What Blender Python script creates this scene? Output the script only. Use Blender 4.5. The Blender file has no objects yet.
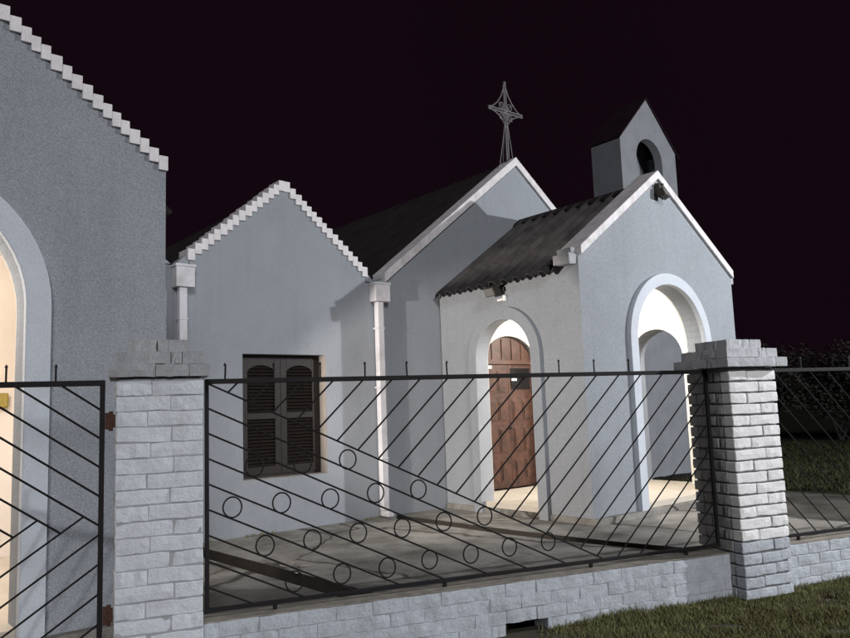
import bpy, bmesh, math, random
from mathutils import Vector, Matrix
from mathutils.geometry import tessellate_polygon
random.seed(7)
C = bpy.context.scene.collection
scn = bpy.context.scene
PI = math.pi

# ------------------------------------------------------------------ helpers
class MB:
    """collects faces, builds ONE mesh object"""
    def __init__(s): s.v = []; s.f = []; s.m = []; s.mi = 0
    def add(s, vs, fs, mi=None):
        o = len(s.v); s.v += [tuple(p) for p in vs]
        for f in fs: s.f.append(tuple(i + o for i in f)); s.m.append(s.mi if mi is None else mi)
    def box(s, x0, x1, y0, y1, z0, z1, M=None, jit=0, mi=None):
        vs = [Vector((x, y, z)) for z in (z0, z1) for y in (y0, y1) for x in (x0, x1)]
        if jit: vs = [v + Vector([random.uniform(-jit, jit) for _ in range(3)]) for v in vs]
        if M: vs = [M @ v for v in vs]
        s.add(vs, [(0, 2, 3, 1), (4, 5, 7, 6), (0, 1, 5, 4), (1, 3, 7, 5), (3, 2, 6, 7), (2, 0, 4, 6)], mi)
    def rough(s, x0, x1, y0, y1, z0, z1, M=None, e=.005, f=.003, mi=None, n=5):
        """hand-laid brick: wavy arrises, front face at y0"""
        u = random.uniform; vs = []
        for i in range(n + 1):
            x = x0 + (x1 - x0) * i / n; ex = u(-e, e) * .6 if i in (0, n) else 0
            c = .6 if i in (0, n) else 0
            vs += [(x + ex, y0 + u(-f, f) + c * e, z0 + u(-e, e) * .8), (x + ex, y0 + u(-f, f) - f * .5 + c * e, (z0 + z1) / 2), (x + ex, y0 + u(-f, f) + c * e, z1 + u(-e, e) * .6), (x, y1, z1), (x, y1, z0)]
        fs = []
        for i in range(n):
            a = i * 5; b = a + 5
            for k in range(5): l = (k + 1) % 5; fs.append((a + k, b + k, b + l, a + l))
        fs += [(4, 3, 2, 1, 0), tuple(n * 5 + k for k in range(5))]
        vs = [Vector(v) for v in vs]
        if M: vs = [M @ v for v in vs]
        s.add(vs, fs, mi)
    def prism(s, outer, holes, P, d0, d1, mi=None):
        """2-D polygon (u,w) with holes, extruded from depth d0 to d1; P(u,w,d) -> xyz"""
        loops = [outer] + list(holes)
        tri = tessellate_polygon([[Vector((a, b, 0)) for a, b in L] for L in loops])
        flat = [p for L in loops for p in L]
        n = len(flat)
        vs = [P(a, b, d0) for a, b in flat] + [P(a, b, d1) for a, b in flat]
        fs = [tuple(t) for t in tri] + [tuple(i + n for i in reversed(t)) for t in tri]
        k = 0
        for L in loops:
            m = len(L)
            for i in range(m): fs.append((k + i, k + (i + 1) % m, n + k + (i + 1) % m, n + k + i))
            k += m
        s.add(vs, fs, mi)
    def tube(s, a, b, r, n=8, r2=None, mi=None):
        a = Vector(a); b = Vector(b); d = (b - a).normalized(); r2 = r if r2 is None else r2
        u = d.orthogonal().normalized(); w = d.cross(u)
        vs = []
        for p, q in ((a, r), (b, r2)):
            for i in range(n):
                t = 2 * PI * i / n; vs.append(p + (u * math.cos(t) + w * math.sin(t)) * q)
        fs = [(i, (i + 1) % n, n + (i + 1) % n, n + i) for i in range(n)]
        fs += [tuple(range(n - 1, -1, -1)), tuple(range(n, 2 * n))]
        s.add(vs, fs, mi)
    def path(s, pts, r, n=6, closed=False):
        m = len(pts)
        for i in range(m if closed else m - 1): s.tube(pts[i], pts[(i + 1) % m], r, n)
    def lathe(s, c, prof, n=20, ax=2, mi=None):
        vs = []
        for r, h in prof:
            for i in range(n):
                t = 2 * PI * i / n
                vs.append((c[0] + r * math.cos(t), c[1] + r * math.sin(t), c[2] + h))
        fs = []
        for j in range(len(prof) - 1):
            for i in range(n): fs.append((j * n + i, j * n + (i + 1) % n, (j + 1) * n + (i + 1) % n, (j + 1) * n + i))
        fs += [tuple(range(n - 1, -1, -1)), tuple(range((len(prof) - 1) * n, len(prof) * n))]
        s.add(vs, fs, mi)
    def build(s, name, mats, parent=None, bevel=0, smooth=False, flip=True):
        me = bpy.data.meshes.new(name); me.from_pydata(s.v, [], s.f)
        if not isinstance(mats, (list, tuple)): mats = [mats]
        for m in mats: me.materials.append(m)
        me.polygons.foreach_set('material_index', s.m)
        if flip:
            bm = bmesh.new(); bm.from_mesh(me); bmesh.ops.recalc_face_normals(bm, faces=bm.faces[:]); bm.to_mesh(me); bm.free()
        if smooth:
            me.polygons.foreach_set('use_smooth', [True] * len(me.polygons))
        o = bpy.data.objects.new(name, me); C.objects.link(o)
        if parent: o.parent = parent
        if bevel:
            b = o.modifiers.new('bevel', 'BEVEL'); b.width = bevel; b.segments = 2; b.limit_method = 'ANGLE'
        return o

def tag(o, label=None, cat=None, group=None, kind=None):
    if label: o['label'] = label
    if cat: o['category'] = cat
    if group: o['group'] = group
    if kind: o['kind'] = kind
    return o
def empty(name, loc, label, cat, group=None):
    o = bpy.data.objects.new(name, None); C.objects.link(o); o.location = loc; o.empty_display_size = .2
    return tag(o, label, cat, group)
def reparent(o, root):
    """child meshes are written in world coordinates: cancel the root's placement"""
    o.parent = root
    o.matrix_parent_inverse = root.matrix_basis.inverted()
    return o
class Thing:
    def __init__(s, name, loc, label, cat, group=None): s.e = empty(name, loc, label, cat, group)
    def part(s, mb, name, mat, parent=None, **k):
        o = mb.build(name, mat, None, **k)
        if parent is None: reparent(o, s.e)
        else: o.parent = parent
        return o

# ------------------------------------------------------------------ materials
def mat(name, col, rough=.8, metal=0, noise=0, nscale=3, bump=0, bscale=80, col2=None, spec=.5, speck=0, detail=4, dist=.004, stain=None, stain_amt=0, stain_scale=1.3, crack=0, streak=0):
    m = bpy.data.materials.new(name); m.use_nodes = True
    N = m.node_tree.nodes; L = m.node_tree.links; b = N['Principled BSDF']
    b.inputs['Roughness'].default_value = rough; b.inputs['Metallic'].default_value = metal
    b.inputs['Specular IOR Level'].default_value = spec
    b.inputs['Base Color'].default_value = (*col, 1)
    tc = N.new('ShaderNodeTexCoord'); co = tc.outputs['Object']
    def nz(sc, de=4, ro=.6):
        n = N.new('ShaderNodeTexNoise'); n.inputs['Scale'].default_value = sc; n.inputs['Detail'].default_value = de
        n.inputs['Roughness'].default_value = ro; L.new(co, n.inputs['Vector']); return n.outputs['Fac']
    def ramp(f, a, z):
        r = N.new('ShaderNodeMapRange'); r.inputs['From Min'].default_value = a; r.inputs['From Max'].default_value = z
        L.new(f, r.inputs['Value']); return r.outputs['Result']
    def mix(f, A, B):
        x = N.new('ShaderNodeMix'); x.data_type = 'RGBA'; L.new(f, x.inputs['Factor'])
        for k, v in ((6, A), (7, B)):
            if isinstance(v, tuple): x.inputs[k].default_value = (*v, 1)
            else: L.new(v, x.inputs[k])
        return x.outputs[2]
    cur = None
    if noise or col2:
        c2 = col2 or tuple(c * (1 - noise) for c in col)
        cur = mix(ramp(nz(nscale, detail), .35, .68), col, c2)
    if stain:
        f = ramp(nz(stain_scale, 8, .7), .5, .72)
        mu = N.new('ShaderNodeMath'); mu.operation = 'MULTIPLY'; mu.inputs[1].default_value = stain_amt; L.new(f, mu.inputs[0])
        cur = mix(mu.outputs[0], cur or col, stain)
    if streak:
        mp = N.new('ShaderNodeMapping'); mp.inputs['Scale'].default_value = (9, 9, .55); L.new(co, mp.inputs[0])
        n2 = N.new('ShaderNodeTexNoise'); n2.inputs['Scale'].default_value = 1; n2.inputs['Detail'].default_value = 6; L.new(mp.outputs[0], n2.inputs['Vector'])
        m3 = N.new('ShaderNodeMath'); m3.operation = 'MULTIPLY'; m3.inputs[1].default_value = streak; L.new(ramp(n2.outputs['Fac'], .52, .75), m3.inputs[0])
        cur = mix(m3.outputs[0], cur or col, tuple(c * .5 for c in col))
    if crack:
        ws = N.new('ShaderNodeVectorMath'); ws.operation = 'MULTIPLY_ADD'; nn = N.new('ShaderNodeTexNoise'); nn.inputs['Scale'].default_value = 3; L.new(co, nn.inputs['Vector'])
        L.new(nn.outputs['Color'], ws.inputs[0]); ws.inputs[1].default_value = (.35, .35, 0); L.new(co, ws.inputs[2])
        vo = N.new('ShaderNodeTexVoronoi'); vo.feature = 'DISTANCE_TO_EDGE'; vo.inputs['Scale'].default_value = crack; L.new(ws.outputs[0], vo.inputs['Vector'])
        cur = mix(ramp(vo.outputs['Distance'], .004, .012), (.07, .063, .055), cur or col)
    if speck:
        n = nz(170, 2, .8)
        x = N.new('ShaderNodeMix'); x.data_type = 'RGBA'; x.blend_type = 'MULTIPLY'; x.inputs[0].default_value = 1
        if cur: L.new(cur, x.inputs[6])
        else: x.inputs[6].default_value = (*col, 1)
        r = N.new('ShaderNodeMapRange'); r.inputs['From Min'].default_value = .3; r.inputs['From Max'].default_value = .7
        r.inputs['To Min'].default_value = 1 - speck; r.inputs['To Max'].default_value = 1 + speck; L.new(n, r.inputs['Value'])
        cc = N.new('ShaderNodeCombineColor')
        for i in range(3): L.new(r.outputs[0], cc.inputs[i])
        L.new(cc.outputs[0], x.inputs[7]); cur = x.outputs[2]
    if cur: L.new(cur, b.inputs['Base Color'])
    if bump:
        bp = N.new('ShaderNodeBump'); bp.inputs['Strength'].default_value = bump; bp.inputs['Distance'].default_value = dist
        L.new(nz(bscale, 5, .65), bp.inputs['Height']); L.new(bp.outputs[0], b.inputs['Normal'])
    return m
M = {}
M['stucco'] = mat('stucco_blue_grey', (.275, .292, .317), .92, noise=.08, nscale=1.1, bump=1, bscale=45, speck=.42, spec=.2, streak=.13, stain=(.19, .20, .215), stain_amt=.3, stain_scale=.8, dist=.006)
M['stucco_in'] = mat('plaster_white_inside', (.74, .71, .66), .9, noise=.05, bump=.4, spec=.2)
M['cream_in'] = mat('plaster_cream_inside', (.68, .61, .54), .9, noise=.06, bump=.4, spec=.2)
M['trim'] = mat('trim_pale_blue', (.52, .55, .60), .9, noise=.10, nscale=2.5, bump=.6, bscale=80, speck=.18, spec=.2)
M['cap'] = mat('cap_white_paint', (.70, .67, .68), .85, noise=.18, nscale=7, bump=.6, bscale=60, speck=.15, spec=.2, streak=.5, stain=(.30, .28, .26), stain_amt=.5, stain_scale=4)
M['step'] = mat('step_brick_white_paint', (.72, .69, .70), .85, noise=.15, nscale=9, bump=.7, bscale=50, speck=.15, spec=.2)
M['bell'] = mat('belfry_grey_render', (.19, .20, .215), .95, noise=.15, nscale=3, bump=.8, bscale=60, speck=.35, spec=.2)
M['pil'] = mat('brick_white_paint', (.68, .71, .76), .8, noise=.12, nscale=6, bump=1, bscale=22, dist=.010, speck=.10, spec=.25, stain=(.42, .41, .39), stain_amt=.4, stain_scale=5)
M['pilshade'] = mat('brick_white_shaded', (.42, .42, .42), .9, noise=.2, nscale=8, bump=.8, bscale=45, speck=.25, spec=.2)  # darker copy of the pillar white, shade painted into the colour
M['capgrey'] = mat('cap_brick_grey_paint', (.36, .365, .375), .9, noise=.18, nscale=8, bump=.9, bscale=45, speck=.25, spec=.2)
M['base'] = mat('low_wall_pale_paint', (.52, .55, .60), .9, noise=.15, nscale=5, bump=1, bscale=18, dist=.012, speck=.22, spec=.2, stain=(.24, .24, .23), stain_amt=.45, stain_scale=4)
M['pil2'] = mat('brick_bright_white_paint', (.90, .89, .89), .8, noise=.06, nscale=6, bump=.9, bscale=30, speck=.08, spec=.25, dist=.007)
M['cap2'] = mat('cap_brick_light_grey_paint', (.56, .57, .59), .9, noise=.12, nscale=8, bump=.9, bscale=30, speck=.2, spec=.2, dist=.007)
M['mortar'] = mat('mortar', (.20, .20, .20), .95, bump=.5, noise=.2)
M['mortarwhite'] = mat('mortar_painted', (.42, .43, .45), .95, bump=.5, noise=.2)
M['walltop'] = mat('wall_top_dirty', (.30, .27, .23), .95, noise=.4, nscale=9, bump=.6, speck=.2)
M['concrete'] = mat('yard_concrete', (.275, .265, .245), .93, col2=(.155, .148, .134), nscale=2.2, crack=.38, bump=.8, bscale=26, speck=.35, spec=.2, stain=(.06, .052, .042), stain_amt=.85, stain_scale=1.5, dist=.01)
M['channel'] = mat('wet_dirt_channel', (.035, .027, .02), .8, noise=.4, nscale=8, bump=.8, bscale=30, dist=.02)
M['road'] = mat('verge_earth', (.062, .054, .036), .95, noise=.4, nscale=4, bump=.8, bscale=20, dist=.02)
M['floor'] = mat('porch_floor', (.58, .52, .44), .55, noise=.1, nscale=4, spec=.4)
M['iron'] = mat('black_painted_iron', (.008, .008, .010), .7, metal=0, spec=.25, col2=(.013, .009, .008), nscale=9, bump=.3, bscale=120)
M['rust'] = mat('rusty_iron', (.085, .035, .022), .85, noise=.5, nscale=40, bump=.5, bscale=90)
M['roof'] = mat('fibre_cement_roof', (.022, .017, .018), .9, col2=(.012, .009, .010), nscale=2.5, bump=.6, bscale=40, speck=.25, spec=.2)
M['roofporch'] = mat('porch_fibre_cement_roof', (.088, .082, .080), .9, col2=(.046, .042, .043), nscale=3, bump=.6, bscale=40, speck=.3, spec=.2, stain=(.02, .018, .02), stain_amt=.7, stain_scale=2)
M['roofdark'] = mat('old_dark_roof', (.020, .010, .015), .95, noise=.4, nscale=3, bump=.4, spec=.1)
M['wood'] = mat('red_brown_varnished_wood', (.10, .040, .023), .45, col2=(.038, .017, .011), nscale=9, bump=.3, bscale=60)
M['shutter'] = mat('dark_brown_shutter', (.020, .015, .012), .5, spec=.3, noise=.35, nscale=14, bump=.35, bscale=70)
M['glass'] = mat('dark_glass', (.02, .018, .018), .12, spec=.6)
M['paper'] = mat('white_paper', (.8, .8, .78), .8)
M['reveal'] = mat('beige_reveal', (.27, .24, .215), .9, noise=.15, bump=.4)
M['pipe'] = mat('white_pipe_paint', (.60, .59, .62), .6, noise=.15, nscale=5, stain=(.3, .29, .27), stain_amt=.6, stain_scale=3)
M['lampbody'] = mat('dull_bronze_lamp_body', (.05, .045, .038), .5, metal=.3, noise=.3, nscale=20)
M['lampglass'] = mat('dusty_lamp_glass', (.16, .16, .15), .35)
M['darkdoor'] = mat('dark_grey_door', (.045, .047, .055), .7, noise=.3, nscale=4)
M['yellow'] = mat('yellow_board', (.26, .20, .04), .8)
M['bronze'] = mat('old_bronze', (.05, .05, .045), .5, metal=.6)
M['galv'] = mat('cross_painted_iron', (.13, .12, .13), .6, metal=.3)
M['pole'] = mat('galvanised_pole', (.3, .3, .3), .5, metal=.6)
M['bark'] = mat('bark', (.02, .016, .014), .95, bump=.8, bscale=20)
def leafmat(name, a, b, sc=3):
    m = mat(name, a, .85, col2=b, nscale=sc, spec=.15); return m
M['grass'] = leafmat('grass_blades', (.20, .215, .09), (.13, .115, .06), 6)
M['lawn'] = mat('far_lawn', (.020, .023, .012), .95, col2=(.014, .012, .009), nscale=1.2, bump=.9, bscale=14, dist=.04, spec=.1)  # lawn colour kept dark to stand in for missing shade
M['grassdry'] = leafmat('dry_grass_blades', (.17, .14, .07), (.10, .075, .04), 5)
M['grassfar'] = leafmat('far_grass_blades', (.030, .038, .014), (.018, .016, .010), 2)  # far blades darkened the same way, shade put into the colour
M['sideshade'] = mat('side_yard_shaded', (.09, .085, .074), .95, col2=(.035, .032, .028), nscale=2, bump=.8, bscale=18, speck=.3, dist=.02, spec=.1)  # yard ground painted darker, standing in for the dim light there
M['leaf'] = leafmat('hedge_leaves', (.030, .028, .023), (.016, .014, .013), .8)
def emit(name, col, st):
    m = bpy.data.materials.new(name); m.use_nodes = True; b = m.node_tree.nodes['Principled BSDF']
    b.inputs['Base Color'].default_value = (*col, 1); b.inputs['Emission Color'].default_value = (*col, 1); b.inputs['Emission Strength'].default_value = st
    return m
M['bulb'] = emit('lit_bulb_glass', (1, .93, .82), 12)
M['street'] = emit('lit_street_lamp', (.92, .95, 1), 20)

# plane mappings
def XZ(u, w, d): return (u, d, w)          # walls facing the street (depth = Y)
def YZ(u, w, d): return (d, u, w)          # side walls (depth = X)
def arch_pts(c, r, zs, z0, n=28, rz=None):
    """opening outline from left foot over the arch to right foot"""
    rz = rz or r
    p = [(c - r, z0)]
    for i in range(n + 1):
        t = PI - PI * i / n; p.append((c + r * math.cos(t), zs + rz * math.sin(t)))
    p.append((c + r, z0)); return p
def surround(c, ri, ro, zs, z0, P, d0, d1):
    mb = MB(); a = arch_pts(c, ro, zs, z0); b = arch_pts(c, ri, zs, z0)
    n = len(a); vs = []
    for d in (d0, d1):
        vs += [P(u, w, d) for u, w in a] + [P(u, w, d) for u, w in b]
    fs = []
    for i in range(n - 1):
        fs += [(i, i + 1, n + i + 1, n + i), (2 * n + i, 3 * n + i, 3 * n + i + 1, 2 * n + i + 1),
               (i, 2 * n + i, 2 * n + i + 1, i + 1), (n + i, n + i + 1, 3 * n + i + 1, 3 * n + i)]
    for k in (0, n - 1): fs.append((k, n + k, 3 * n + k, 2 * n + k))
    mb.add(vs, fs); return mb
def wall_with_arch(x0, x1, z0, top, c, r, zs, P, d0, d1):
    """top: outline points from right to left above the wall, arch notch at the bottom"""
    a = arch_pts(c, r, zs, z0)
    mb = MB(); mb.prism([(x0, z0)] + a + [(x1, z0)] + top, [], P, d0, d1); return mb
def chevron(xl, zl, xc, za, xr, zr, t): return [(xl, zl - t), (xl, zl), (xc, za), (xr, zr), (xr, zr - t), (xc, za - t)]
def corrugated(x0, z0, x1, z1, y0, y1, pitch, amp, thick=.012, step=None):
    """roof slope from eave (x0,z0) to ridge (x1,z1); corrugations run up the slope"""
    mb = MB(); step = step or pitch / 8
    n = int((y1 - y0) / step) + 1; sl = Vector((x1 - x0, 0, z1 - z0)); nrm = Vector((-(z1 - z0), 0, x1 - x0)).normalized()
    if nrm.z < 0: nrm = -nrm
    K = 4; vs = []
    for s in (0, 1):
        for j in range(K + 1):
            # slightly uneven sheet laps
            off = Vector((x0, 0, z0)) + sl * (j / K)
            for i in range(n):
                y = y0 + i * step
                h = amp * math.sin(2 * PI * y / pitch) + (0 if s else thick)
                p = off + nrm * h; vs.append((p.x, y, p.z))
    fs = []; A = n * (K + 1)
    for s in (0, 1):
        for j in range(K):
            for i in range(n - 1):
                q = s * A + j * n + i; f = (q, q + 1, q + n + 1, q + n); fs.append(f if s == 0 else f[::-1])
    for i in range(n - 1):
        fs.append((i, i + 1, A + i + 1, A + i)); q = K * n + i; fs.append((q, q + 1, A + q + 1, A + q))
    mb.add(vs, fs); return mb
def stepped_verge(xc, za, x_end, z_end, nst, y0, y1, t=.15):
    """white painted brick teeth climbing the gable edge"""
    mb = MB(); sg = 1 if x_end > xc else -1; W = abs(x_end - xc); H = za - z_end
    xs = [0.]
    for i in range(nst): xs.append(xs[-1] + random.uniform(.88, 1.12))
    k = W / xs[-1]; xs = [x * k for x in xs]
    top = []; bot = []
    for i in range(nst):
        zt = za - H * (xs[i] + .35 * (xs[i + 1] - xs[i])) / W + random.uniform(-.003, .003)
        tb = t + random.uniform(-.004, .004)
        top += [(xs[i], zt), (xs[i + 1], zt)]; bot += [(xs[i], zt - tb), (xs[i + 1], zt - tb)]
    for i in range(nst):
        a0, a1 = top[2 * i], top[2 * i + 1]; b0, b1 = bot[2 * i], bot[2 * i + 1]
        yj = random.uniform(-.003, .003)
        x0, x1 = sorted((xc + sg * a0[0], xc + sg * a1[0])); 
        mb.box(x0, x1, y0 + yj, y1, b0[1], a0[1])
    return mb

# ------------------------------------------------------------------ SETTING: ground, yard
g = MB(); g.add([(-150, -150, -.13), (250, -150, -.13), (250, 250, -.13), (-150, 250, -.13)], [(0, 1, 2, 3)])
tag(g.build('ground', M['lawn']), kind='structure')
# fence line frame: s along the fence, d in front(-)/behind(+), z
F0 = Vector((1.959, 4.667, 0)); FT = Vector((.9559, -.2937, 0)); FT.normalize(); FN = Vector((-FT.y, FT.x, 0))
FM = Matrix(((FT.x, FN.x, 0, F0.x), (FT.y, FN.y, 0, F0.y), (0, 0, 1, 0), (0, 0, 0, 1)))
def FP(s, d, z): return FM @ Vector((s, d, z))
def fy(x, d=0):                                     # world Y of the fence line (+offset) at X
    p = F0 + FN * d; return p.y + (x - p.x) * FT.y / FT.x
# pavement/verge outside
g = MB(); g.prism([(-12, -2.5), (12, -2.5), (12, .02), (-12, .02)], [], lambda u, w, d: tuple(FP(u + 3, w, d)), -.12, 0)
tag(g.build('pavement', M['road']), kind='structure')
# yard with two open drainage channels, X edges vary linearly with Y
YZc = .1
ch1 = [(8.93, 3.32, 3.58), (5.4, 3.42, 3.70), (4.0, 3.68, 4.02)]
ch2 = [(8.93, 6.36, 6.60), (6.6, 6.40, 6.68), (5.3, 6.56, 6.82), (2.9, 7.0, 7.3)]
def edge(ch, y, k):
    for (ya, *a), (yb, *b) in zip(ch, ch[1:]):
        if ya >= y >= yb: t = (ya - y) / (ya - yb); return a[k] + (b[k] - a[k]) * t
    return ch[-1][1 + k] if y < ch[-1][0] else ch[0][1 + k]
g = MB(); cm = MB()
ys = [8.93 - i * (8.93 - 1.9) / 40 for i in range(41)]
def yb_(x, y): return max(y, fy(x, .09))
cols = [lambda y: -6.0, lambda y: edge(ch1, y, 0), lambda y: edge(ch1, y, 1), lambda y: edge(ch2, y, 0), lambda y: edge(ch2, y, 1), lambda y: 9.5]
for k in (0, 2, 4):
    for a, b in zip(ys, ys[1:]):
        q = []
        for fcol, y in ((cols[k], a), (cols[k + 1], a), (cols[k + 1], b), (cols[k], b)):
            x = fcol(y); q.append((x, yb_(x, y), YZc))
        g.add(q, [(0, 3, 2, 1)])
for k in (1, 3):
    dep = .13
    for a, b in zip(ys, ys[1:]):
        L0 = cols[k](a); R0 = cols[k + 1](a); L1 = cols[k](b); R1 = cols[k + 1](b)
        A = [(L0, yb_(L0, a)), (R0, yb_(R0, a)), (R1, yb_(R1, b)), (L1, yb_(L1, b))]
        if abs(A[0][1] - A[3][1]) < 1e-5 and abs(A[1][1] - A[2][1]) < 1e-5: continue
        cm.add([(x, y, YZc - dep) for x, y in A], [(0, 3, 2, 1)])
        for i, j in ((0, 3), (1, 2)):
            cm.add([(*A[i], YZc), (*A[j], YZc), (*A[j], YZc - dep), (*A[i], YZc - dep)], [(0, 1, 2, 3)])
tag(g.build('yard', M['concrete'], flip=False), kind='structure')
tag(cm.build('drainage_channel', M['channel']), kind='structure')
g = MB(); g.add([(9.5, fy(9.5, .09), YZc - .004), (12.3, fy(12.3, .09), YZc - .004), (12.3, 12, YZc - .004), (9.5, 12, YZc - .004)], [(0, 1, 2, 3)])  # side yard sheet, its shade is put into the colour
tag(g.build('side_yard', M['sideshade'], flip=False), kind='structure')
# far lawn beyond the concrete
g = MB(); n = 60
vs = []
for j in range(n + 1):
    for i in range(n + 1):
        x = 12.0 + 38 * (i / n) ** 1.5; y = -3 + 43 * j / n
        vs.append((x, max(y, fy(x, .09)) , .095 + (0 if i == 0 else random.uniform(-.02, .035))))
g.add(vs, [(j * (n + 1) + i, j * (n + 1) + i + 1, (j + 1) * (n + 1) + i + 1, (j + 1) * (n + 1) + i) for j in range(n) for i in range(n)])
tag(g.build('lawn_ground', M['lawn'], flip=False, smooth=True), kind='structure')

# ------------------------------------------------------------------ buildings
def shell_roof(T, xl, xr, zl, xc, zr, y0, y1, name='roof', m=None, pitch=.18, amp=.02):
    for xe in (xl, xr):
        mb = corrugated(xe, zl, xc, zr, y0, y1, pitch, amp)
        T.part(mb, name, m or M['roof'], smooth=True, flip=False)
def body_walls(mb, x0, x1, z, y0, y1):
    mb.box(x0, x0 + .2, y0, y1, 0, z); mb.box(x1 - .2, x1, y0, y1, 0, z); mb.box(x0 + .2, x1 - .2, y1 - .2, y1, 0, z)

def porch(T, xc, hw, yf, yb, ceiling_lamp_xy, power, plate_z=.25, steps=False, sides=((.54, .70, .16, .06, 0), (.50, .64, .30, -.07, 0)), door=None):
    x0, x1 = xc - hw, xc + hw; th = .24
    R, ri, zs = .99, .83, 2.39
    za, ze = (4.965, 3.515) if steps else (4.77, 3.46)
    # front wall with arch
    w = wall_with_arch(x0, x1, .08, [(x1, ze), (xc, za), (x0, ze)], xc + .04, ri, zs, XZ, yf, yf + th)
    T.part(w, 'porch_front_wall', [M['stucco']])
    T.part(surround(xc + .04, ri, R, zs, .08, XZ, yf - .075, yf + .003), 'arch_surround', M['trim'], bevel=.006)
    # inner lining, a hair behind the wall
    w = wall_with_arch(x0 + th, x1 - th, plate_z, [(x1 - th, 3.36), (x0 + th, 3.36)], xc + .04, ri + .003, zs, XZ, yf + th + .002, yf + th + .03)
    T.part(w, 'inner_wall_front', M['stucco_in'])
    yb = yb - .024; th0 = th
    for (xa, sg), (sr, so, th, dyc, _) in zip(((x0, -1), (x1, 1)), sides):
        yc = 7.47 - 6.15 + yf + dyc if not steps else (yf + th0 + yb) / 2 - .04; szs = 2.27; xi = xa - sg * th
        w = wall_with_arch(yf + th0, yb, .08, [(yb, 3.36), (yf + th0, 3.36)], yc, sr, szs, YZ, min(xa, xi), max(xa, xi))
        T.part(w, 'porch_side_wall', M['stucco'])
        w = wall_with_arch(yf + th0 + .032, yb - .002, plate_z, [(yb - .002, 3.36), (yf + th0 + .032, 3.36)], yc, sr + .003, szs, YZ, min(xi - sg * .002, xi - sg * .02), max(xi - sg * .002, xi - sg * .02))
        T.part(w, 'inner_wall_side', M['stucco_in'])
        if not steps and sg < 0: T.part(surround(yc, sr - .006, sr - .0005, szs, plate_z + .001, YZ, xa - .068, xi), 'arch_reveal', M['trim'])
        T.part(surround(yc, sr, so, szs, .08, YZ, min(xa - sg * .003, xa + sg * .07), max(xa - sg * .003, xa + sg * .07)), 'arch_surround', M['stucco'] if not steps else M['trim'], bevel=.006)
    th = th0
    # white plaster on the hall wall inside the porch
    bw = [(x1 - .17, plate_z), (x1 - .17, 3.36), (x0 + .17, 3.36), (x0 + .17, plate_z)]
    if door: bw += arch_pts(door[0], door[1] + .004, door[3], plate_z, rz=door[4] + .004)
    w = MB(); w.prism(bw, [], XZ, yb + .002, yb + .022); T.part(w, 'inner_wall_back', M['stucco_in'])
    # plinth and floor
    p = MB(); p.box(x0 - .03, x1 + .03, yf - .09, yb - .01, .0, .175)
    T.part(p, 'plinth', M['concrete'], bevel=.01)
    p = MB(); p.box(x0 + .01, x1 - .01, yf + .01, yb - .004, .176, plate_z)
    T.part(p, 'porch_floor', M['floor'])
    p = MB(); p.box(x0 + .17, x1 - .31, yf + th, yb - .003, 3.365, 3.42)
    T.part(p, 'ceiling', M['stucco_in'])
    # bulkhead lamp on the ceiling
    lx, ly = ceiling_lamp_xy
    p = MB(); p.lathe((lx, ly, 3.365), [(.10, 0), (.10, -.025), (.07, -.04)], 20)
    f = T.part(p, 'ceiling_lamp', M['lampbody'])
    p = MB(); p.lathe((lx, ly, 3.32), [(.065, .0), (.085, -.03), (.08, -.07), (.045, -.1), (.01, -.108)], 20)
    b = T.part(p, 'bulb', M['bulb'], smooth=True, parent=f)
    ld = bpy.data.lights.new('porch_bulb_light', 'POINT'); ld.energy = power; ld.color = (1, .96, .90); ld.shadow_soft_size = .07
    lo = bpy.data.objects.new('porch_bulb_light', ld); C.objects.link(lo); lo.location = (lx, ly, 3.14); reparent(lo, T.e)
    # roof
    for sg in (-1, 1):
        mb = corrugated(xc + sg * (hw + .16), 3.29, xc, 4.72, yf + .26, yb - .01, .235, .042)
        T.part(mb, 'porch_roof', M['roofporch'], smooth=True, flip=False)
    p = MB(); p.prism([(xc - .14, 4.645), (xc, 4.745), (xc + .14, 4.645), (xc + .14, 4.67), (xc, 4.775), (xc - .14, 4.67)], [], XZ, yf + .25, yb - .01)
    T.part(p, 'ridge_tile', M['roof'])
    if not steps:
        p = MB(); p.prism(chevron(x0 + .02, 3.60, xc, 4.90, x1 + .02, 3.585, .125), [], XZ, yf - .045, yf + .30)
        T.part(p, 'gable_coping', M['cap'], bevel=.008)
        p = MB(); p.box(x0 - .14, x0 + .02, yf + .02, yf + .30, 3.36, 3.50, jit=.012); p.box(x0 - .09, x0 + .02, yf + .03, yf + .28, 3.50, 3.57, jit=.012)
        T.part(p, 'coping_end_block', M['capgrey'], bevel=.012); p = MB()
        p.box(x1 - .02, x1 + .12, yf + .02, yf + .30, 3.38, 3.52, jit=.01)
        T.part(p, 'coping_end_block', M['capgrey'], bevel=.012)
    else:
        for xe, ns in ((x0, 26), (x1 + .01, 26)):
            T.part(stepped_verge(xc, 5.06, xe, 3.60, ns, yf - .022, yf + .28, t=.115), 'stepped_brick_verge', M['step'], bevel=.004)

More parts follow.
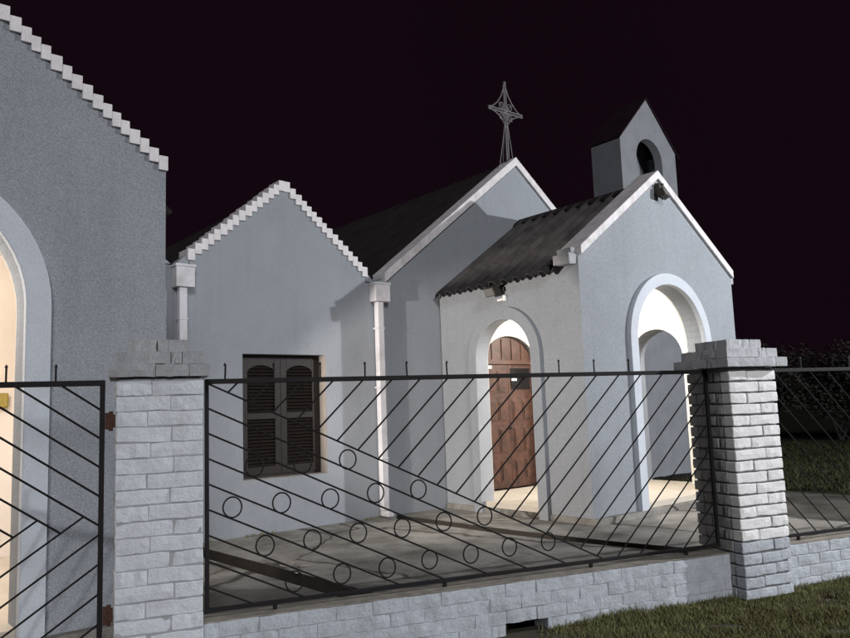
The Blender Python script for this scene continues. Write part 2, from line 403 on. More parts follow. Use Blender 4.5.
def nave(T, x0, x1, xc, z_e, z_a, yb, y1, door=None, steps=None, wall_top=3.42, coping=True, window=None):
    """front wall of the hall at yb, body and roof behind"""
    gl, gr = x0 + .1, x1 - .1
    outer = [(x0, .0), (x1, .0), (x1, wall_top), (gr, z_e - (.02 if steps else .1)), (xc, z_a - (.02 if steps else .13)), (gl, z_e - (.02 if steps else .1)), (x0, wall_top)]
    holes = []
    if door: holes.append(arch_pts(door[0], door[1], door[3], door[2], rz=door[4])[::-1])
    if window: holes.append([(window[0], window[2]), (window[0], window[3]), (window[1], window[3]), (window[1], window[2])])
    mb = MB(); mb.prism(outer, holes, XZ, yb, yb + .25)
    T.part(mb, 'front_wall', M['stucco'])
    mb = MB(); body_walls(mb, x0 + .12, x1 - .12, 3.3, yb + .26, y1); T.part(mb, 'body_wall', M['stucco'])
    sl = (z_a - z_e) / (xc - gl)
    shell_roof(T, gl - .05, gr + .05, z_e - .11, xc, z_a - .07, yb + .25, y1)

# --- church (right): nave + porch + belfry + cross
T = Thing('church', (9.4, 8.93, 0), 'blue-grey church with lit arched porch, small belfry and iron cross on its gable', 'church')
YF = 8.93
nave(T, 6.352, 12.42, 9.39, 3.60, 5.89, YF, 19, door=(9.03, .58, .20, 2.34, .40))
p = MB(); p.prism(chevron(6.49, 3.60, 9.39, 5.89, 12.29, 3.60, .15), [], XZ, YF - .05, YF + .28)
T.part(p, 'nave_coping', M['cap'], bevel=.008)
PW = 1.855
porch(T, 9.40, PW, 6.15, YF, (9.75, 7.35), 175, door=(9.03, .58, .20, 2.34, .40))
# nave door: two panelled leaves and an arched transom
dy = YF + .05
def leaf(xa, xb, z0, z1, glass=False):
    mb = MB(); mb.box(xa, xb, dy, dy + .04, z0, z1)
    rows = [(z0 + .1, z0 + .46), (z0 + .56, z0 + .98), (z0 + 1.08, z0 + 1.42)] + ([] if glass else [(z0 + 1.54, z1 - .1)])
    xm = (xa + xb) / 2
    for a, b in rows:
        for u, v in ((xa + .06, xm - .02), (xm + .02, xb - .06)):
            mb.box(u, v, dy - .008, dy + .001, a, b)
            mb.box(u + .03, v - .03, dy - .02, dy - .007, a + .03, b - .03)
    return mb
d = T.part(leaf(8.47, 9.028, .26, 2.27), 'door_leaf', M['wood'], bevel=.005)
p = MB(); p.box(8.50, 8.64, dy - .026, dy - .0235, 2.20, 2.25); s_ = p.build('notice_paper', M['paper']); s_.parent = d
d = T.part(leaf(9.032, 9.59, .26, 2.27, True), 'door_leaf', M['wood'], bevel=.005)
p = MB(); p.box(9.09, 9.54, dy - .012, dy - .0005, 1.86, 2.21); gl_ = p.build('door_glass', M['glass']); gl_.parent = d
p = MB(); p.box(9.10, 9.22, dy - .016, dy - .0125, 2.0, 2.04); s_ = p.build('notice_paper', M['paper']); s_.parent = d
p = MB(); p.lathe((9.0, dy - .05, 1.2), [(.012, 0), (.02, .02), (.012, .05)], 10); p.tube((9.0, dy - .05, 1.22), (9.0, dy, 1.22), .008); h_ = p.build('door_handle', M['bronze']); h_.parent = d
p = MB(); tr = arch_pts(9.03, .575, 2.345, 2.335, rz=.39); p.prism(tr, [], XZ, dy + .005, dy + .045)
for i in range(1, 5):
    x = 8.455 + i * 1.15 / 5; zt = 2.345 + .39 * math.sqrt(max(0, 1 - ((x - 9.03) / .575) ** 2)) - .03
    p.box(x - .012, x + .012, dy - .012, dy + .004, 2.36, zt)
t_ = T.part(p, 'door_transom', M['wood'], bevel=.004)
p = MB(); p.box(8.455, 9.605, dy - .03, dy + .04, 2.272, 2.333); x_ = p.build('transom_rail', M['wood'], bevel=.006); x_.parent = t_
# floodlight above the side arch
p = MB(); p.box(7.33, 7.45, 7.50, 7.66, 3.16, 3.28); p.box(7.45, 7.53, 7.555, 7.605, 3.20, 3.25)
Mx = Matrix.Translation((7.40, 7.58, 3.2)) @ Matrix.Rotation(math.radians(-25), 4, 'Y')
p = MB(); p.box(-.07, .06, -.10, .10, -.06, .07, Mx)
p.tube((7.42, 7.48, 3.2), (7.55, 7.48, 3.22), .01); p.tube((7.42, 7.68, 3.2), (7.55, 7.68, 3.22), .01); p.box(7.50, 7.53, 7.46, 7.70, 3.19, 3.25)
fl = T.part(p, 'wall_floodlight', M['lampbody'], bevel=.006)
p = MB(); p.box(-.078, -.071, -.085, .085, -.048, .058, Mx); q = p.build('lamp_glass', M['lampglass']); q.parent = fl
p = MB(); p.box(7.50, 7.53, 7.50, 7.60, 3.06, 3.09, jit=.004); p.box(7.495, 7.53, 7.44, 7.48, 3.05, 3.13, jit=.004); p.tube((7.52, 7.46, 3.1), (7.52, 7.58, 3.08), .012)
T.part(p, 'junction_clip', M['paper'], bevel=.004)
# old floodlight under the porch gable
Mx = Matrix.Translation((9.38, 6.03, 4.53)) @ Matrix.Rotation(math.radians(-22), 4, 'X') @ Matrix.Rotation(math.radians(12), 4, 'Z')
p = MB(); p.box(-.085, .085, -.04, .045, -.065, .065, Mx); p.box(9.33, 9.42, 6.05, 6.15, 4.57, 4.68, jit=.008); p.tube((9.38, 6.02, 4.66), (9.38, 6.15, 4.70), .015)
for i in range(5): p.box(-.075 + i * .035, -.065 + i * .035, .045, .07, -.05, .05, Mx)
fl = T.part(p, 'gable_floodlight', M['lampbody'], bevel=.008)
p = MB(); p.box(-.07, .07, -.046, -.041, -.05, .05, Mx); q = p.build('lamp_glass', M['lampglass']); q.parent = fl
# bell tower at the right end of the nave front
bx0, bx1, by0, by1 = 12.52, 14.47, 8.95, 9.68; bxc = 13.50; bze, bza = 6.91, 7.93
op = arch_pts(13.50, .455, 6.60, 5.60)
p = MB(); ztb = 5.60
p.box(bx0, bx1, by0, by1 - .002, 0, ztb)
p.prism([(bx0, ztb + .001)] + [(u, max(w, ztb + .001)) for u, w in op] + [(bx1, ztb + .001), (bx1, bze), (bxc, bza), (bx0, bze)], [], XZ, by0, by0 + .18)
bf = T.part(p, 'bell_tower', M['bell'])
p = MB(); p.box(bx0, bx0 + .18, by0 + .181, by1 - .121, ztb + .001, bze - .01); p.box(bx1 - .18, bx1, by0 + .181, by1 - .121, ztb + .001, bze - .01)
p.prism([(bx0, ztb + .001), (bx1, ztb + .001), (bx1, bze), (bxc, bza - .01), (bx0, bze)], [], XZ, by1 - .12, by1)
q = p.build('belfry_wall', M['bell']); q.parent = bf
p = MB()
p.prism([(bx0 - .02, bze + .0), (bx0 - .02, bze + .03), (bxc, bza + .045), (bx1 + .13, bze - .075), (bx1 + .13, bze - .11), (bxc, bza + .008)], [], XZ, by0 - .03, by1 + .02)
q = p.build('belfry_roof', M['roofdark']); q.parent = bf
# wrought iron cross on the nave gable
cy_, cx_ = 9.02, 9.33; cz = 6.74
p = MB(); r = .016
def cr(x, z, y=0): return (cx_ + x, cy_ + y, cz + z)
for s_ in (-1, 1):
    p.tube(cr(.022 * s_, -.92), cr(.022 * s_, .50), r, 6); p.tube(cr(-.42, .022 * s_), cr(.42, .022 * s_), r, 6)
for sx, sz, tx, tz in ((0, .54, .42, 0), (0, .54, -.42, 0), (0, -.30, .42, 0), (0, -.30, -.42, 0)):
    pts = []
    for i in range(9):
        t = i / 8; k = .38
        mx, mz = (sx + tx) * .22, (sz + tz) * .22      # concave star edge
        a0 = (1 - t) ** 2; a1 = 2 * t * (1 - t); a2 = t * t
        pts.append(cr(a0 * sx + a1 * mx + a2 * tx, a0 * sz + a1 * mz + a2 * tz))
    p.path(pts, .013, 5)
for sx in (-1, 1):
    for sz in (-1, 1):
        c0 = (.10 * sx, .10 * sz)
        p.path([cr(c0[0] + .055 * math.cos(t * PI / 6), c0[1] + .055 * math.sin(t * PI / 6)) for t in range(12)], .011, 5, closed=True)
        p.tube(cr(0, 0), cr(.15 * sx, .15 * sz), .011, 5)
p.lathe(cr(0, .5), [(.02, 0), (.035, .03), (.02, .06)], 10)
p.path([cr(-.03, -.2), cr(-.10, -.55), cr(-.20, -.98)], .010, 6); p.path([cr(.03, -.2), cr(.08, -.55), cr(.13, -.92)], .010, 6)
p.path([cr(-.03, -.25, .02), cr(-.03, -.98, .1)], .010, 6)
T.part(p, 'iron_cross', M['galv'])

# --- middle wing with shuttered window
T = Thing('gabled_wing', (4.865, 8.93, 0), 'middle blue-grey gabled wing with toothed brick verge and one shuttered window', 'building')
nave(T, 3.36, 6.348, 4.865, 3.545, 4.665, YF, 17, steps=True, window=(4.25, 5.475, .775, 2.37))
for xe in (3.53, 6.20):
    T.part(stepped_verge(4.865, 4.745, xe, 3.605, 16, YF - .025, YF + .27, t=.14), 'stepped_brick_verge', M['step'], bevel=.004)
# window with two louvred shutters
wx0, wx1, wz0, wz1 = 4.25, 5.475, .775, 2.37
fr = MB(); yy = YF + .16
for a, b, c_, d_ in ((wx0 + .001, wx0 + .045, wz0, wz1), (wx1 - .045, wx1 - .001, wz0, wz1)): fr.box(a, b, yy, yy + .08, c_ + .001, d_ - .001)
fr.box(wx0 + .045, wx1 - .045, yy, yy + .08, wz1 - .045, wz1 - .001); fr.box(wx0 + .045, wx1 - .045, yy, yy + .08, wz0 + .001, wz0 + .045)
win = T.part(fr, 'window', M['shutter'], bevel=.003)
rv = MB(); rv.box(wx1 - .010, wx1 - .0005, YF + .002, yy - .002, wz0 + .002, wz1 - .002); rv.box(wx0 + .001, wx1 - .012, YF + .002, yy - .002, wz0 + .0005, wz0 + .01)
q = rv.build('window_reveal', M['reveal']); q.parent = win
xm = (wx0 + wx1) / 2
for xa, xb in ((wx0 + .047, xm - .002), (xm + .002, wx1 - .047)):
    mb = MB(); ys_ = yy - .015; st = .085
    zb, zt = wz0 + .048, wz1 - .048; zm = zb + (zt - zb) * .50
    mb.box(xa, xa + st, ys_, ys_ + .04, zb, zt); mb.box(xb - st, xb, ys_, ys_ + .04, zb, zt)
    mb.box(xa + st, xb - st, ys_, ys_ + .04, zb, zb + .1); mb.box(xa + st, xb - st, ys_, ys_ + .04, zm - .04, zm + .04)
    # arched top rail
    hw_ = (xb - xa) / 2 - st; xcn = (xa + xb) / 2; zsq = zt - .19
    arc = [(xcn - hw_, zsq)] + [(xcn + hw_ * math.cos(PI - PI * i / 12), zsq + .10 * math.sin(PI * i / 12)) for i in range(1, 12)] + [(xcn + hw_, zsq)]
    mb.prism(arc + [(xcn + hw_, zt), (xcn - hw_, zt)], [], XZ, ys_, ys_ + .04)
    for (l0, l1) in ((zb + .1, zm - .04), (zm + .04, zsq + .1)):
        nl = int((l1 - l0) / .042)
        for i in range(nl):
            zc_ = l0 + (i + .5) * (l1 - l0) / nl
            Mx = Matrix.Translation((xcn, ys_ + .026, zc_)) @ Matrix.Rotation(math.radians(38), 4, 'X')
            mb.box(-hw_, hw_, -.026, .026, -.004, .004, Mx)
    mb.box(xa + st, xb - st, ys_ + .05, ys_ + .055, zb, zt)
    q = mb.build('shutter', M['shutter'], bevel=.003); q.parent = win

# --- left building: mirror of the church porch, arch lit from inside
T = Thing('hall_building', (.25, 8.93, 0), 'blue-grey building at the left edge with big lit arch and toothed gable', 'building')
nave(T, -2.7, 3.356, .30, 3.60, 5.6, YF, 19)
p = MB(); p.prism(chevron(-2.6, 3.60, .30, 5.65, 3.14, 3.60, .15), [], XZ, YF - .05, YF + .28); T.part(p, 'nave_coping', M['cap'], bevel=.008)
IN = M['stucco_in']; M['stucco_in'] = M['cream_in']; porch(T, .25, 1.85, 5.75, YF, (.25, 6.9), 150, steps=True); M['stucco_in'] = IN
p = MB(); p.tube((.35, 7.3, 2.5), (.35, 7.3, 3.364), .008); p.lathe((.35, 7.3, 2.46), [(.05, 0), (.06, .02), (.03, .05)], 16)  # added unseen lamp, carries the spot that brightens the church porch side wall
wl = T.part(p, 'added_lamp', M['lampbody'], bevel=.003)
p = MB(); p.lathe((.35, 7.3, 2.35), [(.01, 0), (.05, .02), (.06, .06), (.045, .105)], 18); q = p.build('bulb', M['bulb'], smooth=True); q.parent = wl
ld = bpy.data.lights.new('added_lamp_light', 'SPOT'); ld.spot_size = math.radians(56); ld.spot_blend = .5; ld.energy = 1950; ld.color = (1, .91, .82); ld.shadow_soft_size = .07  # added spot, aimed through the side arch
lo = bpy.data.objects.new('added_lamp_light', ld); C.objects.link(lo); lo.location = (.44, 7.3, 2.38); lo.rotation_euler = (PI / 2 , 0, -PI / 2); reparent(lo, T.e)
p = MB(); p.box(1.1, 1.60, 8.84, 8.895, 1.76, 1.91); T.part(p, 'wall_board', M['yellow'], bevel=.01)

# rain boxes and downpipes of the valleys between the gables: parts of the middle wing
T2 = [o for o in bpy.data.objects if o.name == 'gabled_wing'][0]
for xa, xb, pz, px0, px1 in ((3.335, 3.565, .10, 3.385, 3.485), (6.235, 6.495, .12, 6.285, 6.395)):
    p = MB(); p.box(xa, xb, YF - .16, YF - .002, 3.15, 3.42)
    p.box(xa - .012, xb + .012, YF - .172, YF - .001, 3.395, 3.43)
    hb = reparent(p.build('rainwater_box', M['pipe'], bevel=.006), T2)
    p = MB(); p.box(px0, px1, YF - .13, YF - .035, pz + .08, 3.149)
    for zz in (.9, 1.9, 2.75): p.box(px0 - .008, px1 + .008, YF - .138, YF - .003, zz, zz + .03)
    p.box(px0 + .005, px1 - .005, YF - .24, YF - .04, pz, pz + .079)
    reparent(p.build('downpipe', M['pipe'], bevel=.012), T2)
for xa, xb in ((3.15, 3.56), (6.17, 6.53)):
    p = MB(); p.box(xa, xb, YF + .0, 17, 3.431, 3.445); p.box(xa, xa + .01, YF, 17, 3.446, 3.50); p.box(xb - .01, xb, YF, 17, 3.446, 3.50)
    reparent(p.build('valley_gutter', M['roofdark']), T2)

# ------------------------------------------------------------------ fence pillars of modelled bricks
PITCH = .0905
def bricks_ring(mb, hw, zc, ncourse, z0, joint=.008, vj=.007, sc=None, long_=False, cuts=(.64, .37), jit=.0045):
    for k in range(ncourse):
        za = z0 + k * PITCH; zb = za + PITCH - joint
        for side in range(4):
            Rm = Matrix.Translation((zc, 0, 0)) @ Matrix.Rotation(side * PI / 2, 4, 'Z')
            W = 2 * hw; e = 0 if side % 2 == 0 else .1
            cut = cuts[(k + side // 2) % 2] + random.uniform(-.03, .03)
            segs = [(-hw + e + .001 * (side % 2), -hw + W * cut - vj / 2), (-hw + W * cut + vj / 2, hw - e - .001 * (side % 2))]
            for a, b in segs:
                pr = random.uniform(-.003, .006); dz = random.uniform(-.002, .002); tl = random.uniform(-.003, .003)
                mi = sc(side, k) if sc else 0
                Mr = FM @ Rm @ Matrix.Translation(((a + b) / 2, 0, (za + zb) / 2)) @ Matrix.Rotation(tl / .15, 4, 'Y')
                h = (zb - za) / 2; w = (b - a) / 2
                mb.rough(-w, w, -hw - pr, -hw + .098, -h + dz, h + dz, Mr, e=jit, mi=mi)
def pillar(sc_, hw, label, tiers, lower_grey, joint, vj, rec, white, capm):
    c = FP(sc_, 0, 0)
    T = Thing('brick_pillar', c, label, 'pillar', 'brick pillars of the fence')
    mb = MB(); mb.box(-hw + rec, hw - rec, -hw + rec, hw - rec, 0, 1.838, FM @ Matrix.Translation((sc_, 0, 0)), mi=3)
    mat_of = lambda side, k: (2 if k < lower_grey else 0) if side in (0, 1) else 1  # front and right faces white, left and back faces painted as shaded
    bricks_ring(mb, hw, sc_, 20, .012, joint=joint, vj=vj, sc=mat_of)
    T.part(mb, 'shaft', [white, M['pilshade'], M['base'], M['mortarwhite'] if rec < .01 else M['mortar']], bevel=.007)
    cp = MB(); z = 1.842
    for i, t in enumerate(tiers):
        h = .078
        cut = random.uniform(.4, .6)
        for j in range(4):
            Rm = Matrix.Translation((sc_, 0, 0)) @ Matrix.Rotation(j * PI / 2, 4, 'Z')
            u = -t + 2 * t * (.62 if (i + j) % 2 else .45)
            cp.rough(-t, u - .002, -t, -t + .12, z, z + h - .004, FM @ Rm, e=.004)
            cp.rough(u + .002, t - .122, -t, -t + .12, z, z + h - .004, FM @ Rm, e=.004)
        cp.box(-t + .1, t - .1, -t + .1, t - .1, z, z + h - .010, FM @ Matrix.Translation((sc_, 0, 0)))
        z += h
    T.part(cp, 'cap', capm, bevel=.004)
    return T
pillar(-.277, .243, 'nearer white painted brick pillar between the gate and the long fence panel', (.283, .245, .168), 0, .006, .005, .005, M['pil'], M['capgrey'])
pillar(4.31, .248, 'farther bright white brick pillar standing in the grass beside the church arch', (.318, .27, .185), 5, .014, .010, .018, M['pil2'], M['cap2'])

# ------------------------------------------------------------------ low brick walls
def low_wall(s0, s1, label, hole=None):
    T = Thing('low_brick_wall', FP(s0, 0, 0), label, 'wall', 'low walls under the fence')
    mb = MB(); th = .1; top = .352
    segs = [(s0, s1)] if not hole else [(s0, hole[0]), (hole[1], s1)]
    for a, b in segs: mb.box(a, b, -th + .0045, th - .0045, -.1, top - .004, FM, mi=1)
    if hole: mb.box(hole[0], hole[1], -th + .01, th - .01, hole[2], top - .004, FM, mi=1)
    nC = 4; ph = (top + .012) / nC
    for k in range(nC):
        L = .245; off = (k % 2) * .12 + .02
        x = s0 - off
        while x < s1 - .01:
            a = max(x, s0); b = min(x + L - .004, s1)
            if b - a > .03:
                for side in (-1, 1):
                    if hole and k * ph < hole[2] - .01 and b > hole[0] and a < hole[1]:
                        if a < hole[0] - .03: bb = hole[0]; aa = a
                        elif b > hole[1] + .03: aa = hole[1]; bb = b
                        else: continue
                    else: aa, bb = a, b
                    y = side * th; pr = random.uniform(-.002, .003); dz = random.uniform(-.003, .003)
                    Ms = FM if side < 0 else FM @ Matrix.Translation((aa + bb, 0, 0)) @ Matrix.Rotation(PI, 4, 'Z')
                    mb.rough(aa, bb, -th - pr, -th + .05, -.012 + k * ph + dz, -.012 + (k + 1) * ph - .004 + dz, Ms, e=.004, f=.003, mi=0)
            x += L
    # foundation row
    T.part(mb, 'wall_body', [M['base'], M['mortarwhite']], bevel=.006)
    cp = MB(); cp.box(s0 + .001, s1 - .001, -th + .004, th - .004, top, top + .008, FM)
    T.part(cp, 'wall_top', M['walltop'])
low_wall(-.032, 4.06, 'long pale painted low brick wall with a drain hole, under the fence between the pillars', hole=(2.02, 2.36, .10))
low_wall(4.562, 9.3, 'pale low brick wall to the right of the farther pillar')

# ------------------------------------------------------------------ iron fence panels and gate
def fence_panel(s0, L, mirror, label, ring_rows, spikes):
    T = Thing('iron_fence_panel', FP(s0, 0, .36), label, 'fence', 'iron fence panels')
    Q = lambda s, z, d=0: FP(s0 + ((L - s) if mirror else s), d, z)
    zt, zb = 1.818, .405
    fr = MB()
    def bar(a, b, wd=.0125, mb=fr): mb.tube(Q(*a), Q(*b), wd, 4)
    def rect(a0, a1, za, zc, d=.0125):
        xs = sorted(((s0 + L - a0, s0 + L - a1) if mirror else (s0 + a0, s0 + a1)))
        fr.box(xs[0], xs[1], -d, d, za, zc, FM)
    rect(0, L, zt - .016, zt + .016); rect(0, L, zb - .013, zb + .013)
    rect(.0, .026, zb + .013, zt - .016); rect(L - .026, L, zb + .013, zt - .016)
    for s in (.42, 1.6, 2.8, 3.7): rect(s, s + .025, .361, zb - .013, .01)
    T.part(fr, 'fence_frame', M['iron'], bevel=.003)
    bars = MB(); r = .0062; sl = .48
    for k in range(9):
        z0 = zt - .158 * k; s1 = (z0 - zb) / sl
        bars.tube(Q(.015, z0 - .01), Q(min(s1, L), zb), r, 6)
    st = .2125
    k = 1
    while True:
        a = .006 + st * k; sb = a / 1.48; zlow = zt - (a - sb)
        if zlow < zb: sb = a - (zt - zb); zlow = zb
        if sb > L - .05: break
        se, ze = (a, zt) if a <= L - .02 else (L - .02, zt - (a - (L - .02)))
        bars.tube(Q(sb, zlow, .006), Q(se, ze, .006), r, 6); k += 1
    T.part(bars, 'diagonal_bars', M['iron'])
    for s_c, z_c in ring_rows:
        rg = MB()
        s_c += random.uniform(-.006, .006); z_c += random.uniform(-.005, .005)
        rg.path([Q(s_c + .058 * math.cos(2 * PI * i / 20), z_c + .064 * math.sin(2 * PI * i / 20)) for i in range(20)], .0055, 5, closed=True)
        T.part(rg, 'ring', M['iron'])
    for s in spikes:
        sp = MB()
        sp.tube(Q(s, zt + .014), Q(s + random.uniform(-.004, .004), zt + .10), .006, 6)
        sp.tube(Q(s, zt + .10), Q(s, zt + .118), .011, 6, .003)
        T.part(sp, 'spike', M['iron'])
rows = [(.305, 1.27), (.62, 1.27), (.936, 1.27)] + [(.173 + .316 * k, 1.015 + .006 * k) for k in range(5)] + [(.371 + .313 * k, .762 + .01 * k) for k in range(6)] + [(.556 + .316 * k, .515 + .012 * k) for k in range(7)]
fence_panel(0, 4.055, False, 'long black iron fence panel with rings and diagonal bars between the two pillars', rows, [.128, .442, .756, 1.072, 1.383, 1.692, 2.63, 2.95, 3.277])
fence_panel(4.575, 4.055, True, 'black iron fence panel beyond the farther pillar at the right edge', rows, [.4, .72, 1.03, 1.35, 2.3, 2.9, 3.5, 3.85])
T = Thing('iron_gate', FP(-.6, 0, .2), 'black iron gate of chevron bars hinged on the nearer pillar', 'gate')
g0, g1, zt, zb = -2.1, -.6, 1.822, .22
fr = MB(); fr.box(g0, g1 + .016, -.015, .015, zt - .017, zt + .017, FM); fr.box(g0, g1 + .016, -.015, .015, zb - .015, zb + .015, FM)
for s in (g0, g1 - .014): fr.box(s, s + .03, -.015, .015, zb + .015, zt - .017, FM)
T.part(fr, 'gate_frame', M['iron'], bevel=.003)
bars = MB()
def clipseg(z_at, slope, smin, smax):
    """line z = z_at + slope*(s - g1), clipped to the frame"""
    a, b = smin, smax
    f = lambda s: z_at + slope * (s - g1)
    for lim, up in ((zt, True), (zb, False)):
        sx = g1 + (lim - z_at) / slope
        if up:
            if slope < 0: a = max(a, sx)
            else: b = min(b, sx)
        else:
            if slope < 0: b = min(b, sx)
            else: a = max(a, sx)
    if b - a > .03: bars.tube(FP(a, 0, f(a)), FP(b, 0, f(b)), .0068, 6)
for k in range(12):
    z = 1.653 - .1715 * k
    end = g1
    if k >= 5: m_ = k - 5; a_z = 1.096 + .1715 * m_; end = g1 + (z - a_z) / 1.4
    clipseg(z, -.7, g0, end)
for j in range(-6, 6):
    z = .926 - .1715 * j; end = g1
    if j < 0: dk = 4 + (-j - 1); dz_ = 1.653 - .1715 * dk; end = g1 + (dz_ - z) / 1.4
    clipseg(z, .7, g0, end)
T.part(bars, 'chevron_bars', M['iron'])
for s in (-.858, -1.12, -1.4, -1.68, -1.95):
    sp = MB(); sp.tube(FP(s, 0, zt + .015), FP(s, 0, zt + .1), .006, 6); sp.tube(FP(s, 0, zt + .1), FP(s, 0, zt + .118), .011, 6, .003); T.part(sp, 'spike', M['iron'])
for z in (1.59, .45):
    h = MB(); h.box(g1 + .017, g1 + .045, -.018, .018, z - .05, z + .05, FM); h.tube(FP(g1 + .05, 0, z - .06), FP(g1 + .05, 0, z + .06), .013, 10); h.box(g1 + .055, g1 + .075, -.012, .012, z - .04, z + .04, FM)
    T.part(h, 'hinge', M['rust'], bevel=.002)

# ------------------------------------------------------------------ grass strip outside the wall
def blades(name, n, region, hmin, hmax, m, zbase=0, wid=.006):
    vs = []; fs = []
    for _ in range(n):
        p = region()
        if p is None: continue
        h = random.uniform(hmin, hmax) * p[3]; t = random.uniform(0, 2 * PI); w = wid * random.uniform(.6, 1.4)
        lean = random.uniform(.1, .9) * h; lt = random.uniform(0, 2 * PI)
        dx, dy_ = math.cos(t) * w, math.sin(t) * w; lx, ly = math.cos(lt) * lean, math.sin(lt) * lean
        o = len(vs); x, y, z = p[:3]
        vs += [(x - dx, y - dy_, z), (x + dx, y + dy_, z), (x + lx * .4 + dx * .7, y + ly * .4 + dy_ * .7, z + h * .6), (x + lx * .4 - dx * .7, y + ly * .4 - dy_ * .7, z + h * .6), (x + lx, y + ly, z + h)]
        fs += [(o, o + 1, o + 2, o + 3), (o + 3, o + 2, o + 4)]
    me = bpy.data.meshes.new(name); me.from_pydata(vs, [], fs); me.materials.append(m)
    o = bpy.data.objects.new(name, me); C.objects.link(o); return o
def strip():
    s = random.uniform(2.2, 9.0); d = -.11 - random.random() ** 1.3 * 1.5
    if 4.04 < s < 4.57 and d > -.26: d = -.27
    k = .5 + .7 * (math.sin(s * 5.1 + d * 9) * .5 + .5) * (math.sin(s * 2.3 - d * 4) * .5 + .5) + (.35 if d > -.2 and random.random() < .3 else 0)
    if math.sin(s * 6.1 + 2 * math.sin(d * 8)) + math.sin(s * 13.7 + d * 17) * .7 + math.sin(d * 11 - s * 2) * .6 < -1.75 + random.random() * .3: return None
    if s < 2.9 and random.random() > (s - 2.2) / .7: return None
    p = FP(s, d, 0); return (p.x, p.y, 0, k)
def strip2():
    p = strip()
    if p is None or math.sin(p[0] * 3.7 + 1) + math.sin(p[1] * 5.3) + math.sin(p[0] * 9 + p[1] * 7) * .6 < -.2: return None
    return (p[0], p[1], p[2], p[3] * .8)
tag(blades('dry_grass', 44000, strip2, .015, .06, M['grassdry'], wid=.004), kind='stuff', cat='grass', label='dry straw coloured grass mixed into the green strip by the low wall')
tag(blades('grass', 72000, strip, .012, .075, M['grass'], wid=.0036), kind='stuff', cat='grass', label='short green grass growing along the foot of the low brick wall')
def lawn():
    x = 12.1 + random.random() ** 1.6 * 12; y = random.uniform(2.5, 14)
    if x < 15 and y > 8: return None
    return (x, y, .09, .7 + .6 * random.random())
tag(blades('lawn_grass', 30000, lawn, .03, .12, M['grassfar'], wid=.012), kind='stuff', cat='grass', label='dim lawn grass beyond the yard at the right edge')
# weeds where yard meets walls
def weeds():
    r_ = random.random()
    if r_ < .5: x = random.uniform(3.7, 7.4); y = 8.9 - abs(random.gauss(0, .03))
    else:
        s = random.uniform(.1, 4.0); p = FP(s, .12 + abs(random.gauss(0, .03)), 0); x, y = p.x, p.y
    if math.sin(x * 7.3) + math.sin(x * 3.1 + 1) < .6: return None
    if edge(ch1, y, 0) < x < edge(ch1, y, 1) or edge(ch2, y, 0) < x < edge(ch2, y, 1): return None
    return (x, y, YZc, 1)
tag(blades('weeds', 900, weeds, .02, .05, M['grass'], wid=.005), kind='stuff', cat='weeds', label='sparse weeds in the joint between yard concrete and walls')

# rubble beside the left channel
rb = MB()
for (x, y, a) in ((3.75, 6.9, .10), (3.86, 6.75, .07), (3.68, 6.55, .06)):
    Mx = Matrix.Translation((x, y, YZc + a * .2)) @ Matrix.Rotation(random.uniform(0, 3), 4, 'Z') @ Matrix.Rotation(.1, 4, 'X')
    rb.box(-a, a, -a * .6, a * .6, -a * .06, a * .12, Mx, jit=.012)
bm_ = rb.build('rubble', M['walltop'], bevel=.01); tag(bm_, 'pale broken rubble pieces lying beside the left drainage channel', 'rubble', kind='stuff')

# ------------------------------------------------------------------ dark bushes beyond the lawn
def shrub_meshes(seed, H, R):
    rnd = random.Random(seed); vs = []; fs = []
    lobes = [(rnd.uniform(-R, R) * .6, rnd.uniform(-R, R) * .6, H * rnd.uniform(.3, .85), R * rnd.uniform(.35, .6)) for _ in range(13)]
    for _ in range(9000):
        lx, ly, lz, lr = rnd.choice(lobes)
        v = Vector((rnd.gauss(0, 1), rnd.gauss(0, 1), rnd.gauss(0, 1))).normalized() * lr * rnd.random() ** .4
        c = Vector((lx, ly, lz)) + v
        if c.z < .05: continue
        a = Vector((rnd.gauss(0, 1), rnd.gauss(0, 1), rnd.gauss(0, 1))).normalized(); b = a.orthogonal().normalized(); s = rnd.uniform(.045, .09)
        o = len(vs); vs += [c - a * s, c + b * s * .5, c + a * s, c - b * s * .5]; fs.append((o, o + 1, o + 2, o + 3))
    return vs, fs
spots = [(24.0, 17.5, 3.1, 1.7), (24.8, 15.0, 2.7, 1.6), (25.3, 12.8, 3.3, 1.7), (26.0, 10.9, 2.9, 1.6), (26.6, 8.9, 3.2, 1.8), (27.5, 7.0, 2.8, 1.7), (28.0, 5.0, 3.2, 1.7)]
wh = ['short round dark bush first from the church along the far edge of the lawn', 'low dark bush second from the church in the far row', 'tallest dark bush in the far row behind the right fence panel', 'low dark bush in the far row just right of the tallest one', 'broad dark bush in the far row near the right edge', 'low dark bush at the right edge of the far row', 'dark bush outside the right end of the far row']
for i, (x, y, H, R) in enumerate(spots):
    T = Thing('bush', (x, y, .1), wh[i], 'bush', 'dark bushes beyond the lawn')
    vs, fs = shrub_meshes(i, H, R)
    mb = MB(); mb.add([Vector(v) + Vector((x, y, .1)) for v in vs], fs); T.part(mb, 'foliage', M['leaf'], flip=False)
    mb = MB()
    for k in range(5):
        a = random.uniform(0, 6.28); mb.tube((x, y, .05), (x + math.cos(a) * R * .5, y + math.sin(a) * R * .5, H * .6), .05, 7, .015)
    T.part(mb, 'stem', M['bark'])

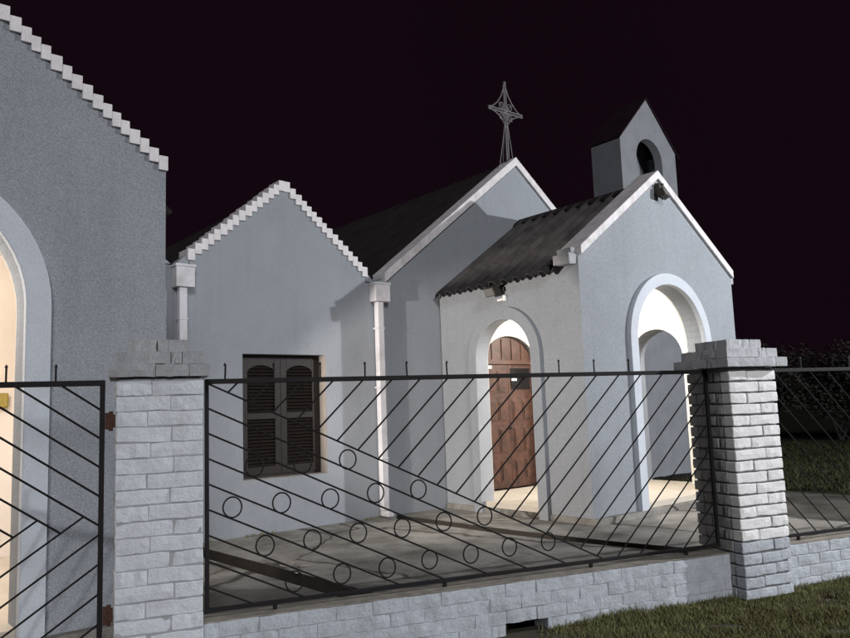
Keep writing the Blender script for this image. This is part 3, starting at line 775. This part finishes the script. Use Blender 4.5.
# ------------------------------------------------------------------ street lamp (just outside the frame, it throws the hard shadows)
LP = Vector((12.4, -1.3, 4.8))
T = Thing('street_lamp', (13.2, -1.9, 0), 'street lamp on a grey pole right of the pavement, lit', 'street lamp')
p = MB(); p.tube((13.2, -1.9, -.1), (13.2, -1.9, 4.9), .07, 14, .045); T.part(p, 'pole', M['pole'], smooth=True)
p = MB(); p.tube((13.2, -1.9, 4.88), (12.6, -1.45, 5.08), .025, 10); T.part(p, 'arm', M['pole'], smooth=True)
p = MB(); p.lathe((12.4, -1.3, 4.93), [(.17, 0), (.15, .05), (.06, .11), (.03, .13)], 20); hd = T.part(p, 'lamp_shade', M['lampbody'], smooth=True)
p = MB(); p.lathe((12.4, -1.3, 4.86), [(.015, 0), (.05, .015), (.055, .05), (.03, .068)], 16); q = p.build('bulb', M['street'], smooth=True); q.parent = hd
ld = bpy.data.lights.new('street_light', 'POINT'); ld.energy = 3300; ld.color = (.95, .97, 1); ld.shadow_soft_size = .05
lo = bpy.data.objects.new('street_light', ld); C.objects.link(lo); lo.location = LP - Vector((0, 0, .03)); reparent(lo, T.e)
# far light over the street: one soft sun
sd = bpy.data.lights.new('sun', 'SUN'); sd.energy = 1.55; sd.angle = math.radians(14); sd.color = (.96, .97, 1)
so = bpy.data.objects.new('sun', sd); C.objects.link(so)
so.rotation_euler = Vector((.45, 1, -.42)).to_track_quat('-Z', 'Y').to_euler()
w = bpy.data.worlds.new('World'); scn.world = w; w.use_nodes = True
b = w.node_tree.nodes['Background']
wn = w.node_tree.nodes; wl_ = w.node_tree.links; tn = wn.new('ShaderNodeTexNoise'); tn.inputs['Scale'].default_value = 2.2; tn.inputs['Detail'].default_value = 6
tcw = wn.new('ShaderNodeTexCoord'); wl_.new(tcw.outputs['Generated'], tn.inputs['Vector']); mx = wn.new('ShaderNodeMix'); mx.data_type = 'RGBA'
mx.inputs[6].default_value = (.0045, .0016, .0034, 1); mx.inputs[7].default_value = (.0078, .0030, .0060, 1); wl_.new(tn.outputs['Fac'], mx.inputs[0]); wl_.new(mx.outputs[2], b.inputs[0])
b.inputs[0].default_value = (.0068, .0028, .0056, 1); b.inputs[1].default_value = 1

# ------------------------------------------------------------------ camera
yaw, pit, rol = (math.radians(a) for a in (39.0972, 6.69646, -2.06678))
fwd = Vector((math.sin(yaw) * math.cos(pit), math.cos(yaw) * math.cos(pit), math.sin(pit)))
rt = Vector((math.cos(yaw), -math.sin(yaw), 0)); up = rt.cross(fwd)
r2 = rt * math.cos(rol) + up * math.sin(rol); u2 = -rt * math.sin(rol) + up * math.cos(rol)
cam = bpy.data.cameras.new('camera'); co = bpy.data.objects.new('camera', cam); C.objects.link(co); scn.camera = co
co.matrix_world = Matrix(((r2.x, u2.x, -fwd.x, 0), (r2.y, u2.y, -fwd.y, 0), (r2.z, u2.z, -fwd.z, 1.6), (0, 0, 0, 1)))
cam.sensor_fit = 'HORIZONTAL'; cam.sensor_width = 36; cam.lens = 36 * 758.747 / 850
cam.clip_start = .05; cam.clip_end = 1000
scn.render.engine = 'CYCLES'
vs_ = scn.view_settings; vs_.view_transform = 'Standard'; vs_.look = 'None'; vs_.gamma = 1; vs_.exposure = 0; vs_.use_curve_mapping = False
